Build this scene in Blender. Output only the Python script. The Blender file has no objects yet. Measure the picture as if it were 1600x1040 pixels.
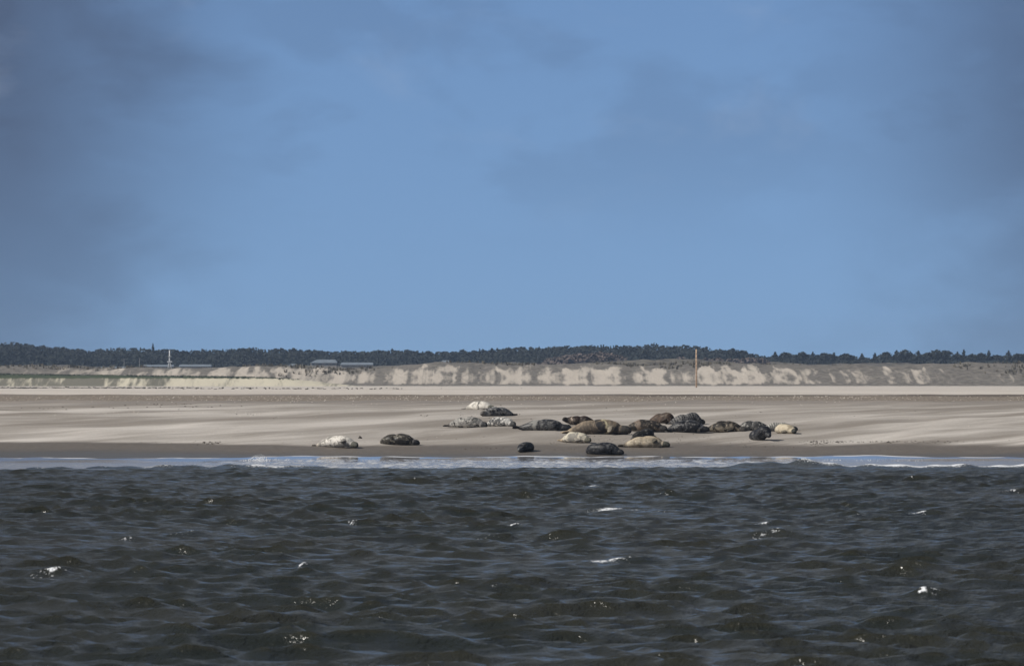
import bpy, bmesh, math, random
import numpy as np
from mathutils import Vector, Matrix, noise as mnoise

R = math.radians
sc = bpy.context.scene
COL = sc.collection

# ------------------------------------------------------------------ camera
CAM_H, FPX, YH = 3.2, 6667.0, 598.0          # height over the water, focal length in photo pixels, horizon row
cd = bpy.data.cameras.new("camera")
cam = bpy.data.objects.new("camera", cd); COL.objects.link(cam)
cd.lens = 150; cd.sensor_width = 36; cd.sensor_fit = 'HORIZONTAL'
cd.clip_start = 1; cd.clip_end = 30000
cam.location = (0, 0, CAM_H)
cam.rotation_euler = (math.pi/2 + math.atan((YH-520)/FPX), 0, 0)
cd.dof.use_dof = True; cd.dof.focus_distance = 186; cd.dof.aperture_fstop = 5.6
sc.camera = cam

# ------------------------------------------------------------------ light
SUN_EL, SUN_AZ = 38.0, -106.0                 # degrees; azimuth clockwise from +Y (left, a little behind the camera)
sd = bpy.data.lights.new("sun", 'SUN'); sun = bpy.data.objects.new("sun", sd); COL.objects.link(sun)
sd.energy = 4.8; sd.angle = R(0.5); sd.color = (1.0, 0.95, 0.87)
sv = Vector((math.sin(R(SUN_AZ))*math.cos(R(SUN_EL)), math.cos(R(SUN_AZ))*math.cos(R(SUN_EL)), math.sin(R(SUN_EL))))
sun.rotation_euler = sv.to_track_quat('Z', 'Y').to_euler()
sc.view_settings.view_transform = 'Standard'; sc.view_settings.look = 'None'
sc.view_settings.exposure = 0.0; sc.view_settings.gamma = 1.0

# ------------------------------------------------------------------ node helpers
class NT:
    def __init__(s, tree): s.t = tree; s.n = tree.nodes; s.l = tree.links
    def new(s, ty, **kw):
        nd = s.n.new(ty)
        for k, v in kw.items(): setattr(nd, k, v)
        return nd
    def put(s, sock, v):
        if isinstance(v, bpy.types.NodeSocket): s.l.new(v, sock)
        elif v is not None:
            if hasattr(sock.default_value, '__len__') and not hasattr(v, '__len__'): v = [v]*len(sock.default_value)
            if hasattr(sock.default_value, '__len__') and len(sock.default_value) == 4 and len(v) == 3: v = (*v, 1)
            sock.default_value = v
    def math(s, op, a, b=None, c=None, clamp=False):
        nd = s.new('ShaderNodeMath', operation=op); nd.use_clamp = clamp
        for i, v in enumerate((a, b, c)):
            if v is not None: s.put(nd.inputs[i], v)
        return nd.outputs[0]
    def vmath(s, op, a, b=None):
        nd = s.new('ShaderNodeVectorMath', operation=op)
        s.put(nd.inputs[0], a)
        if b is not None: s.put(nd.inputs[1], b)
        return nd.outputs[0]
    def sep(s, v):
        nd = s.new('ShaderNodeSeparateXYZ'); s.put(nd.inputs[0], v); return nd.outputs
    def comb(s, x, y, z):
        nd = s.new('ShaderNodeCombineXYZ')
        for i, v in enumerate((x, y, z)): s.put(nd.inputs[i], v)
        return nd.outputs[0]
    def noise(s, vec, scale, detail=4, rough=0.5, dist=0.0):
        nd = s.new('ShaderNodeTexNoise'); s.put(nd.inputs['Vector'], vec)
        nd.inputs['Scale'].default_value = scale; nd.inputs['Detail'].default_value = detail
        nd.inputs['Roughness'].default_value = rough; nd.inputs['Distortion'].default_value = dist
        return nd.outputs['Fac']
    def voronoi(s, vec, scale, feature='F1'):
        nd = s.new('ShaderNodeTexVoronoi', feature=feature); s.put(nd.inputs['Vector'], vec)
        nd.inputs['Scale'].default_value = scale
        return nd
    def ss(s, v, a, b, lo=0.0, hi=1.0):
        nd = s.new('ShaderNodeMapRange', interpolation_type='SMOOTHSTEP'); nd.clamp = True
        s.put(nd.inputs[0], v)
        for i, q in enumerate((a, b, lo, hi)): s.put(nd.inputs[i+1], q)
        return nd.outputs[0]
    def mix(s, f, a, b, mode='MIX'):
        nd = s.new('ShaderNodeMix', data_type='RGBA', blend_type=mode)
        s.put(nd.inputs['Factor'], f); s.put(nd.inputs[6], a); s.put(nd.inputs[7], b)
        return nd.outputs[2]
    def attr(s, name):
        return s.new('ShaderNodeAttribute', attribute_name=name).outputs['Fac']
    def bump(s, h, strength, dist, normal=None):
        nd = s.new('ShaderNodeBump'); nd.inputs['Strength'].default_value = strength
        nd.inputs['Distance'].default_value = dist; s.put(nd.inputs['Height'], h)
        if normal is not None: s.put(nd.inputs['Normal'], normal)
        return nd.outputs[0]

def material(name):
    m = bpy.data.materials.new(name); m.use_nodes = True
    t = NT(m.node_tree); b = t.n['Principled BSDF']
    return m, t, b
def pos(t): return t.new('ShaderNodeNewGeometry').outputs['Position']
def plain(name, col, rough=0.8, var=0.25, scale=3.0):
    m, t, b = material(name)
    f = t.noise(pos(t), scale, 5, 0.6)
    t.put(b.inputs['Base Color'], t.mix(t.ss(f, .3, .7), [c*(1-var) for c in col], [c*(1+var) for c in col]))
    b.inputs['Roughness'].default_value = rough
    return m

# ------------------------------------------------------------------ sky
w = bpy.data.worlds.new("World"); sc.world = w; w.use_nodes = True
t = NT(w.node_tree); bg = t.n['Background']
sky = t.new('ShaderNodeTexSky', sky_type='NISHITA'); sky.sun_disc = False
sky.sun_elevation = R(SUN_EL); sky.sun_rotation = R(SUN_AZ % 360)
sky.altitude = 0; sky.air_density = 1.0; sky.dust_density = 0.0; sky.ozone_density = 4.0
dirv = t.new('ShaderNodeTexCoord').outputs['Generated']
dx, dy, dz = t.sep(dirv)
# clear cold air: the lower sky reads a little above the horizon band
zz = t.math('ADD', t.math('MULTIPLY', t.math('MAXIMUM', dz, 0.0), 0.85), 0.15)
t.put(sky.inputs['Vector'], t.comb(dx, dy, zz)) if 'Vector' in sky.inputs else None
base = t.mix(1.0, sky.outputs['Color'], (0.85, 0.885, 0.97), 'MULTIPLY')
# clouds; the side banks also darken the edges as a stand-in for lens falloff
cp = t.comb(t.math('MULTIPLY', dx, 1.0), t.math('MULTIPLY', dy, 0.6), t.math('MULTIPLY', dz, 2.1))
n1 = t.noise(cp, 21.0, 6, 0.52, 0.25)
n2 = t.noise(t.vmath('ADD', cp, (3.1, 1.7, 5.2)), 6.0, 3, 0.5)
n3 = t.noise(t.vmath('ADD', cp, (8.3, 2.7, 1.2)), 19.0, 6, 0.55, 0.3)
cw = t.math('MULTIPLY', t.math('SUBTRACT', n1, .5), .10)
left = t.ss(t.math('ADD', dx, cw), -0.045, -0.125)
right = t.ss(t.math('SUBTRACT', dx, cw), 0.06, 0.132)
upper = t.ss(dz, 0.015, 0.075)
bank = t.math('ADD', t.math('MULTIPLY', left, t.math('ADD', 0.74, t.math('MULTIPLY', upper, .26))),
              t.math('MULTIPLY', right, t.math('ADD', 0.58, t.math('MULTIPLY', upper, .42))))
cm = t.math('ADD', t.math('MULTIPLY', bank, t.ss(n2, .15, .75, .55, 1.0)), t.math('MULTIPLY', t.math('MULTIPLY', t.ss(n1, .47, .62), t.ss(dz, .025, .06)), .20), clamp=True)
c1 = t.mix(t.math('MULTIPLY', cm, .86), base, t.mix(n2, (0.52, .78, 1.42), (.74, .95, 1.5)))
wisp = t.math('MULTIPLY', t.math('MULTIPLY', t.ss(n3, .55, .75), t.ss(dz, .03, .055)), .16)
c2 = t.mix(wisp, c1, (3.6, 4.2, 5.4))
# broken grey cloud added overhead, out of view, to grey the sea's reflection
n4 = t.noise(t.comb(dx, dy, t.math('MULTIPLY', dz, 1.6)), 3.2, 5, .55, .3)
over = t.math('MULTIPLY', t.ss(dz, .092, .20), t.ss(n4, .28, .50))
c3 = t.mix(t.math('MULTIPLY', over, .9), c2, t.mix(t.ss(t.math('ABSOLUTE', dx), .05, .16), (2.5, 2.7, 2.9), (1.05, 1.15, 1.3)))  # darker to both sides, so the sea's edges reflect less light
t.put(bg.inputs['Color'], c3); bg.inputs['Strength'].default_value = 0.11

# ------------------------------------------------------------------ object helpers
def tag(o, label=None, cat=None, group=None, kind=None):
    if label: o['label'] = label
    if cat: o['category'] = cat
    if group: o['group'] = group
    if kind: o['kind'] = kind
    return o
def mesh_np(name, verts, faces, mat, parent=None, smooth=True):
    me = bpy.data.meshes.new(name)
    verts = np.asarray(verts, dtype=np.float32); faces = np.asarray(faces, dtype=np.int32)
    k = faces.shape[1]
    me.vertices.add(len(verts)); me.vertices.foreach_set('co', verts.ravel())
    me.loops.add(faces.size); me.loops.foreach_set('vertex_index', faces.ravel())
    me.polygons.add(len(faces)); me.polygons.foreach_set('loop_start', np.arange(0, faces.size, k, dtype=np.int32))
    me.update(calc_edges=True); me.validate()
    me.polygons.foreach_set('use_smooth', np.full(len(me.polygons), smooth))
    if mat: me.materials.append(mat)
    o = bpy.data.objects.new(name, me); COL.objects.link(o)
    if parent: o.parent = parent
    return o
def grid_faces(nr, nc):
    i = np.arange(nr*nc).reshape(nr, nc)
    return np.stack([i[:-1, :-1].ravel(), i[:-1, 1:].ravel(), i[1:, 1:].ravel(), i[1:, :-1].ravel()], 1)
def set_attr(o, name, vals):
    a = o.data.attributes.new(name, 'FLOAT', 'POINT'); a.data.foreach_set('value', np.asarray(vals, dtype=np.float32))
class MB:
    def __init__(s): s.bm = bmesh.new()
    def box(s, x0, x1, y0, y1, z0, z1):
        vs = [s.bm.verts.new(p) for p in ((x0,y0,z0),(x1,y0,z0),(x1,y1,z0),(x0,y1,z0),(x0,y0,z1),(x1,y0,z1),(x1,y1,z1),(x0,y1,z1))]
        for f in ((3,2,1,0),(4,5,6,7),(0,1,5,4),(1,2,6,5),(2,3,7,6),(3,0,4,7)): s.bm.faces.new([vs[i] for i in f])
    def tube(s, pts, rad, n=8):
        rings = []
        for k, p in enumerate(pts):
            p = Vector(p); a = Vector(pts[max(k-1,0)]); b = Vector(pts[min(k+1,len(pts)-1)])
            d = (b-a).normalized(); u = d.orthogonal().normalized(); v = d.cross(u)
            r = rad[k] if hasattr(rad, '__len__') else rad
            rings.append([s.bm.verts.new(p+u*r*math.cos(2*math.pi*i/n)+v*r*math.sin(2*math.pi*i/n)) for i in range(n)])
        for a, b in zip(rings, rings[1:]):
            for i in range(n): s.bm.faces.new((a[i], a[(i+1)%n], b[(i+1)%n], b[i]))
        s.bm.faces.new(rings[0][::-1]); s.bm.faces.new(rings[-1])
    def poly(s, pts): s.bm.faces.new([s.bm.verts.new(p) for p in pts])
    def prism(s, prof, x0, x1):      # profile in (y,z), extruded along x
        a = [s.bm.verts.new((x0, y, z)) for y, z in prof]; b = [s.bm.verts.new((x1, y, z)) for y, z in prof]
        n = len(prof)
        for i in range(n): s.bm.faces.new((a[i], a[(i+1)%n], b[(i+1)%n], b[i]))
        s.bm.faces.new(a[::-1]); s.bm.faces.new(b)
    def build(s, name, mat, parent=None, smooth=False):
        bmesh.ops.recalc_face_normals(s.bm, faces=s.bm.faces)
        me = bpy.data.meshes.new(name); s.bm.to_mesh(me); s.bm.free()
        if smooth:
            for p in me.polygons: p.use_smooth = True
        if mat: me.materials.append(mat)
        o = bpy.data.objects.new(name, me); COL.objects.link(o)
        if parent: o.parent = parent
        return o
def empty(name, loc, rz=0):
    o = bpy.data.objects.new(name, None); COL.objects.link(o); o.location = loc; o.rotation_euler = (0, 0, rz)
    o.empty_display_size = 0.2
    return o

# ------------------------------------------------------------------ terrain profile (metres from the boat)
PD = np.array([120, 150, 158, 163, 166, 170, 174, 176, 180, 184, 190, 200, 210, 225, 262, 300, 700, 900, 1000], float)
PZ = np.array([-3, -1.2, -.55, -.16, -.06, 0.02, .09, .145, .42, .70, 1.05, 1.55, 1.85, 2.10, 2.40, 2.46, 2.50, 2.55, 2.6], float)
def smooth_profile(d):
    d = np.asarray(d, float)
    return (np.interp(d-1, PD, PZ) + 2*np.interp(d, PD, PZ) + np.interp(d+1, PD, PZ))/4
def shore_shift(u):                # waterline comes nearer towards both sides; u = x / distance
    return np.interp(u, [-.3, -.12, -.06, 0, .045, .12, .3], [-7, -4.2, -1.8, -.4, 0, -1.4, -4])
def beach_z(x, d):
    u = np.asarray(x)/np.maximum(d, 1)
    s = shore_shift(u)*np.interp(d, [150, 178, 215], [1, 1, 0])
    return smooth_profile(d - s) + 0.015*np.sin(x*.31+d*.2)+.01*np.sin(x*.9-d*.35)
def ground(px, py):                # the ground spot that a viewer on the boat sees at a photo pixel
    lo, hi = 150.0, 900.0
    for _ in range(60):
        m = (lo+hi)/2; x = (px-800)/FPX*m
        y = YH + (CAM_H-float(beach_z(x, m)))*FPX/m
        if y > py: lo = m
        else: hi = m
    d = (lo+hi)/2
    x = (px-800)/FPX*d
    return Vector((x, d, float(beach_z(x, d))))

# ------------------------------------------------------------------ beach
m_sand, t, b = material("sand")
P = pos(t); px_, py_, pz_ = t.sep(P)
u_ = t.math('DIVIDE', px_, py_)
# wind-blown pale streaks across darker damp sand
across = t.math('ADD', t.math('MULTIPLY', px_, .78), t.math('MULTIPLY', py_, -.62))
along_ = t.math('ADD', t.math('MULTIPLY', px_, .62), t.math('MULTIPLY', py_, .78))
sv1 = t.comb(t.math('MULTIPLY', across, .16), t.math('MULTIPLY', along_, .035), 0.0)
s1 = t.noise(sv1, 1.0, 5, 0.55, 0.6)
sv2 = t.comb(t.math('MULTIPLY', across, .55), t.math('MULTIPLY', along_, .07), 3.0)
s2 = t.noise(sv2, 1.0, 5, 0.6, 0.4)
fine = t.noise(P, 9.0, 6, 0.7)
grain = t.noise(t.comb(px_, t.math('MULTIPLY', py_, .25), 0.0), 3.2, 6, 0.7)
damp = (0.222, 0.200, 0.180); pale = (0.59, 0.55, 0.51); mid = (0.252, 0.224, 0.196); wet = (0.082, 0.073, 0.064)
wetsmooth = (0.125, 0.108, 0.092)
zone = t.ss(t.math('ADD', py_, t.math('MULTIPLY', t.math('SUBTRACT', s1, .5), 12)), 214, 232)     # grey flat near the crest
streak = t.ss(t.math('ADD', t.math('MULTIPLY', s1, .7), t.math('MULTIPLY', s2, .3)), .40, .64)
leftgain = t.ss(u_, 0.02, -.09, .72, 1.0)
rightgain = t.ss(u_, 0.04, .09)
col = t.mix(t.math('MULTIPLY', streak, t.math('MAXIMUM', leftgain, rightgain)), mid, pale)
flat = t.mix(t.ss(s2, .4, .65), damp, (0.29, .255, .225))
col = t.mix(zone, col, flat)
# dark brown shell band and a thin dark line before the dry plain
wob = t.math('ADD', py_, t.math('MULTIPLY', t.math('SUBTRACT', grain, .5), 9))
band = t.math('MULTIPLY', t.ss(wob, 236, 240), t.ss(wob, 275, 268))
spk = t.ss(t.noise(t.comb(px_, t.math('MULTIPLY', py_, .35), 0.0), 5.0, 3, 0.6), .52, .66)
bandc = t.mix(spk, (0.17, 0.138, 0.108), (0.48, .42, .34))
col = t.mix(t.math('MULTIPLY', band, .8), col, bandc)
line = t.math('MULTIPLY', t.ss(wob, 258, 264), t.ss(wob, 281, 274))
col = t.mix(t.math('MULTIPLY', line, t.ss(u_, -.06, .03, .15, .75)), col, (0.075, .06, .05))
dry = t.ss(wob, 274, 292)
drynoise = t.noise(t.comb(t.math('MULTIPLY', px_, .05), t.math('MULTIPLY', py_, .03), 1.0), 1.0, 4)
col = t.mix(dry, col, t.mix(t.ss(drynoise, .3, .7), (.50, .455, .41), (.60, .55, .50)))
# wet sand by the water
hz = t.math('ADD', pz_, t.math('MULTIPLY', t.math('SUBTRACT', s2, .5), .10))
hz = t.math('ADD', hz, t.math('MULTIPLY', t.ss(u_, -.03, -.11), -.16))
hz = t.math('ADD', hz, t.math('MULTIPLY', t.math('MULTIPLY', t.ss(u_, .0, .05), t.math('SUBTRACT', s1, .5)), .5))
wetf = t.ss(hz, t.ss(u_, -.05, .03, .59, .70), .50)
col = t.mix(wetf, col, t.mix(t.ss(grain, .35, .7), wetsmooth, [c*1.18 for c in wetsmooth]))
soak = t.ss(hz, .36, .12)
col = t.mix(soak, col, wet)
col = t.mix(t.ss(fine, .35, .75, 0, .22), col, (.06, .05, .045))
t.put(b.inputs['Base Color'], col)
t.put(b.inputs['Roughness'], t.mix(soak, t.mix(wetf, (.92,)*3, (.62,)*3), (.34,)*3))
b.inputs['Specular IOR Level'].default_value = 0.3
t.put(b.inputs['Normal'], t.bump(t.math('ADD', t.math('MULTIPLY', s2, .6), t.math('MULTIPLY', fine, .15)), .35, .25))

ds = np.concatenate([np.linspace(120, 160, 12), np.arange(161, 235, .6), np.arange(236, 330, 2.5), np.linspace(333, 960, 50)])
us = np.concatenate([np.linspace(-.62, -.19, 16), np.linspace(-.185, .185, 320), np.linspace(.19, .62, 16)])
D_, U_ = np.meshgrid(ds, us, indexing='ij'); X_ = D_*U_
Z_ = beach_z(X_, D_)
rng = np.random.default_rng(4)
amp = np.interp(D_, [176, 186, 230, 330], [0, .03, .02, .01])
for k in range(26):
    kx, ky, ph = rng.normal(0, 1.1), rng.normal(0, 1.0), rng.uniform(0, 6.3)
    Z_ = Z_ + amp*.3*np.sin(kx*X_ + ky*D_ + ph)
beach = mesh_np("beach", np.stack([X_, D_, Z_], -1).reshape(-1, 3), grid_faces(len(ds), len(us)), m_sand)
tag(beach, kind='structure')

# ------------------------------------------------------------------ sea
def build_sea():
    rng = np.random.default_rng(11)
    m, t, b = material("sea_water")
    P = pos(t)
    foam = t.attr('foam')
    x, y, z = t.sep(P)
    q = t.comb(x, t.math('MULTIPLY', y, .8), z)
    r1 = t.noise(q, 2.3, 5, 0.62, 0.3)
    r2 = t.noise(q, 7.5, 3, 0.6)
    big = t.noise(P, .16, 3, .5)
    water = t.mix(t.ss(big, .35, .65), (0.014, 0.017, 0.015), (0.021, 0.022, 0.018))
    water = t.mix(t.ss(t.attr('crest'), .3, 1.0, 0, .8), water, (.022, .022, .015))
    fn = t.noise(t.comb(x, t.math('MULTIPLY', y, .6), z), 13.0, 4, .7)
    ff = t.ss(t.math('ADD', foam, t.math('MULTIPLY', t.math('SUBTRACT', fn, .5), 2.8)), .66, .98)
    ff = t.math('MULTIPLY', ff, t.ss(foam, .08, .3))
    t.put(b.inputs['Base Color'], t.mix(ff, water, (.72, .74, .78)))
    t.put(b.inputs['Roughness'], t.mix(ff, (.21,)*3, (.85,)*3))
    b.inputs['IOR'].default_value = 1.333
    h = t.math('ADD', t.math('MULTIPLY', r1, .75), t.math('MULTIPLY', r2, .25))
    n0 = t.bump(h, .7, .18)
    t.put(b.inputs['Normal'], t.bump(t.math('MULTIPLY', ff, fn), .5, .05, n0))
    # a fan of rows that gets coarser away from the boat
    rows = [-60., -20., 5., 18., 28.]
    d = 33.
    while d < 182: rows.append(d); d += .10 + .15*max(0, (d-45))/120
    rows = np.array(rows)
    u = np.concatenate([np.linspace(-.75, -.19, 60), np.linspace(-.187, .187, 760), np.linspace(.19, .75, 60)])
    D, U = np.meshgrid(rows, u, indexing='ij')
    X = U*np.maximum(D, 40); X0 = X.copy(); Y = D.copy()
    S = D - shore_shift(U)                               # distance in the frame of the waterline
    damp = np.interp(S, [20, 33, 150, 160, 165, 168], [0, 1, .85, .5, .15, 0.03])
    Z = np.zeros_like(X); DX = np.zeros_like(X); DY = np.zeros_like(X); SL = np.zeros_like(X)
    for k in range(130):
        lam = .42*(5.2/.42)**rng.beta(1.0, 1.75)
        th = R(72) + rng.normal(0, .46)                  # travels to the shore and to the right
        a = .0068*lam**.70*rng.uniform(.5, 1.3)
        if lam > 2.8: a *= .7
        kk = 2*math.pi/lam; ph = rng.uniform(0, 6.28)
        arg = kk*(math.cos(th)*X0 + math.sin(th)*D) + ph
        c, s_ = np.cos(arg), np.sin(arg)
        Z += a*c; DX -= .9*a*math.cos(th)*s_; DY -= .9*a*math.sin(th)*s_; SL += a*kk*c
    # gusty patches: groups of higher and lower waves
    g = np.zeros_like(X)
    for k in range(10):
        g += np.sin(rng.normal(0, .28)*X0 + rng.normal(0, .16)*D + rng.uniform(0, 6.28))
    gust = 1 + .16*g/2.2
    Z = Z*damp*gust - np.interp(S, [160, 166, 170], [0, .10, .5]); X = X0 + DX*damp*gust; Y = D + DY*damp*gust; SL *= damp*gust
    # the small breaker in front of the beach on the right, and the broken one at the left
    def ridge(u0, u1, s0, h, wd, soft):
        along = 1/(1+np.exp(-(U-u0)/soft)) * 1/(1+np.exp((U-u1)/soft))
        wob = .5*np.sin(X0*.7)+.35*np.sin(X0*1.9+1)
        q = (S - s0 - wob)
        return along*h*np.exp(-(q/wd)**2)*(1+.25*np.sin(X0*2.3)+.2*np.sin(X0*5.1+.7)), along, q
    r_a, al_a, q_a = ridge(.052, .14, 165.2, .13, 1.3, .004)
    r_b, al_b, q_b = ridge(-.112, -.045, 166.3, .15, 1.2, .003)
    r_c, al_c, q_c = ridge(.056, .073, 164.8, .19, 1.5, .003)
    Z += r_a + r_b + r_c
    crest = np.clip(SL/np.percentile(SL, 99.3), 0, 1.5)
    foam = np.clip((SL - np.percentile(SL, 99.93))/(np.percentile(SL, 99.995)-np.percentile(SL, 99.93)), 0, 1)*.5
    foam *= (D > 60)
    fx = np.sin(X0*3.1)*.5+np.sin(X0*7.7+2)*.35+np.sin(X0*1.3+.4)*.5
    foam = np.maximum(foam, np.clip(1.5*al_a*np.exp(-((q_a-.5)/1.6)**2)*(1.0+.35*fx)*np.clip((U-.064)/.006, .0, 1), 0, 1.3))
    foam = np.maximum(foam, np.clip(al_b*np.exp(-((q_b)/1.3)**2)*(.55+.4*fx+.5*np.exp(-((U+.056)/.012)**2)), 0, 1.1))
    # whitecaps that stood out when the picture was taken
    for px, py, wpx, st in ((975, 797, 52, 1.1), (950, 870, 32, 1.1), (1468, 944, 18, 1.0), (62, 907, 30, .9), (302, 833, 26, .8),
                            (1230, 845, 44, .85), (752, 847, 20, .8), (800, 829, 18, .7), (1190, 821, 16, .8), (1438, 808, 28, .85), (700, 795, 12, .8),
                            (925, 763, 14, .9), (1350, 814, 12, .7), (762, 932, 14, .7), (1590, 773, 14, .7), (540, 826, 8, .8), (475, 884, 6, .9), (1040, 775, 12, .6), (200, 846, 10, .7)):
        d0 = CAM_H*FPX/(py-YH); x0 = (px-800)/FPX*d0; wx = wpx*1.3/FPX*d0
        # slide to the crest nearest to that spot
        near = (np.abs(D-d0) < 2.2) & (np.abs(X0-x0) < .6)
        if near.any():
            idx = np.argmax(np.where(near, Z, -9)); d0 = D.ravel()[idx]
        curve = d0 + .35*np.sin((X0-x0)*1.6)
        e = np.exp(-((X0-x0)/wx)**4)*np.exp(-((D-curve)/(.15+.0017*d0))**2)*(.9+.35*fx)
        e2 = np.exp(-((X0-x0-.2*wx)/(wx*1.8))**2)*np.exp(-((D-curve+.12)/(.32+.003*d0))**2)
        foam = np.maximum(foam, np.clip(np.maximum(st*e*.95, .36*st*e2), 0, 1))
        Z += .05*np.exp(-((X0-x0)/(wx*1.3))**2)*np.exp(-((D-curve)/.6)**2)
    o = mesh_np("sea", np.stack([X, Y, Z], -1).reshape(-1, 3), grid_faces(len(rows), len(u)), m)
    set_attr(o, 'foam', foam.ravel()); set_attr(o, 'crest', crest.ravel())
    tag(o, kind='structure')
build_sea()

# ------------------------------------------------------------------ thin swash film running up the sand
m_sw, t, b = material("swash_film")
P = pos(t); x, y, z = t.sep(P); up = t.attr('up')
q = t.comb(x, t.math('MULTIPLY', y, .35), 0.0)
lace = t.noise(q, 1.5, 6, .68, .8)
lace2 = t.noise(q, 5.0, 4, .7, .4)
lf = t.math('ADD', t.math('MULTIPLY', lace, .6), t.math('MULTIPLY', lace2, .4))
calm = t.ss(up, .5, .75)                                   # the top of the film is calm and mirror-like
fm = t.math('MULTIPLY', t.math('MULTIPLY', t.ss(lf, .46, .62), t.ss(up, .90, .72)), t.ss(t.math('ABSOLUTE', t.math('DIVIDE', x, y)), .085, .045, .12, 1.0))
edge = t.math('MULTIPLY', t.ss(up, .955, .985), t.ss(t.noise(P, .6, 3), .42, .6))
fm = t.math('MAXIMUM', t.math('MULTIPLY', fm, .75), t.math('MULTIPLY', edge, .9))
t.put(b.inputs['Base Color'], t.mix(fm, (.25, .255, .28), (.66, .68, .72)))
t.put(b.inputs['Roughness'], t.mix(fm, t.mix(calm, (.2,)*3, (.06,)*3), (.8,)*3))
b.inputs['IOR'].default_value = 1.45
t.put(b.inputs['Normal'], t.bump(t.math('MULTIPLY', lf, t.math('SUBTRACT', 1.02, calm)), .25, .12))
ds = np.linspace(0, 1, 60); us = np.linspace(-.5, .5, 900)
V_, U_ = np.meshgrid(ds, us, indexing='ij')
wob = .35*np.sin(U_*95)+.22*np.sin(U_*230+1)+.12*np.sin(U_*610)
S_ = 162.5 + V_*(176.2+wob-162.5); D_ = S_ + shore_shift(U_); X_ = U_*D_
Z_ = beach_z(X_, D_) + .012*(1-V_)**.5 + .006
Z_ = np.maximum(Z_, -.06)
sw = mesh_np("swash", np.stack([X_, D_, Z_], -1).reshape(-1, 3), grid_faces(60, 900), m_sw)
set_attr(sw, 'up', V_.ravel()); tag(sw, kind='structure')

# ------------------------------------------------------------------ seals
EXEC_TMP = []
PROF_S = [0, .012, .03, .055, .085, .12, .155, .20, .26, .33, .41, .50, .58, .66, .74, .81, .87, .92, .955]
PROF_R = [.020, .042, .054, .064, .069, .072, .077, .093, .116, .130, .137, .137, .131, .120, .103, .083, .062, .044, .030]
def coat(i, c):
    m, t, b = material("seal_coat_" + c['word'])
    oc = t.new('ShaderNodeTexCoord').outputs['Object']
    off = t.vmath('ADD', oc, (i*7.3, i*3.1, i*1.7))
    s = t.attr('along'); d = t.attr('dorsal'); dk = t.attr('dark')
    nb = t.noise(off, c.get('bs', 3.6), 4, .6, .3); nf = t.noise(off, c.get('fs', 7.5), 3, .6, .2); nv = t.noise(off, 2.2, 2, .5)
    dd = t.math('ADD', d, t.math('MULTIPLY', t.math('SUBTRACT', nv, .5), 1.1))
    col = t.mix(t.ss(dd, -.35, .45), c['belly'], c['back'])
    k = c.get('blot', .5)
    col = t.mix(t.math('MULTIPLY', t.ss(nb, .50, .56), t.math('MINIMUM', k*1.25, 1.0)), col, c['spot'])
    col = t.mix(t.math('MULTIPLY', t.ss(nf, .52+c.get('nf0', 0), .60+c.get('nf0', 0)), t.math('MINIMUM', k*1.1, 1.0)), col, c.get('fine', c['spot']))
    for a0, wd, pc in ([c['patch']] if 'patch' in c else []) + c.get('patches', []):          # pale or dark patches at places along the body
        pm = t.math('MULTIPLY', t.ss(t.math('ABSOLUTE', t.math('SUBTRACT', t.math('ADD', s, t.math('MULTIPLY', t.math('ADD', t.math('MULTIPLY', t.math('SUBTRACT', nv, .5), 2.0), t.math('SUBTRACT', nb, .5)), .16)), a0)), wd, wd*.6), t.ss(nb, .3, .5))
        col = t.mix(pm, col, pc)
    if 'stripe' in c:         # folds of skin dried in bands
        wv = t.math('SINE', t.math('ADD', t.math('MULTIPLY', s, 120), t.math('MULTIPLY', nv, 9)))
        col = t.mix(t.math('MULTIPLY', t.ss(wv, .1, .8), c['stripe']), col, c['spot'])
    col = t.mix(t.ss(t.math('ADD', s, t.math('MULTIPLY', t.math('SUBTRACT', nb, .5), .05)), c.get('hs', .11)+.04, c.get('hs', .11)-.01), col, c.get('head', (.03, .03, .03)))
    col = t.mix(t.ss(s, .86, .93), col, c.get('tail', [q*.5 for q in c['back']]))
    col = t.mix(t.math('MULTIPLY', t.attr('flipper'), .8), col, c.get('fore', [q*.45 for q in c['back']]))
    col = t.mix(dk, col, (.008, .008, .008))
    t.put(b.inputs['Base Color'], col)
    t.put(b.inputs['Roughness'], t.mix(nf, (c.get('ro', .6)-.15,)*3, (c.get('ro', .6)+.15,)*3))
    b.inputs['Specular IOR Level'].default_value = c.get('sp', .18)
    t.put(b.inputs['Normal'], t.bump(t.math('ADD', nf, t.math('MULTIPLY', nb, .6)), .35, .02))
    return m

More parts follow.
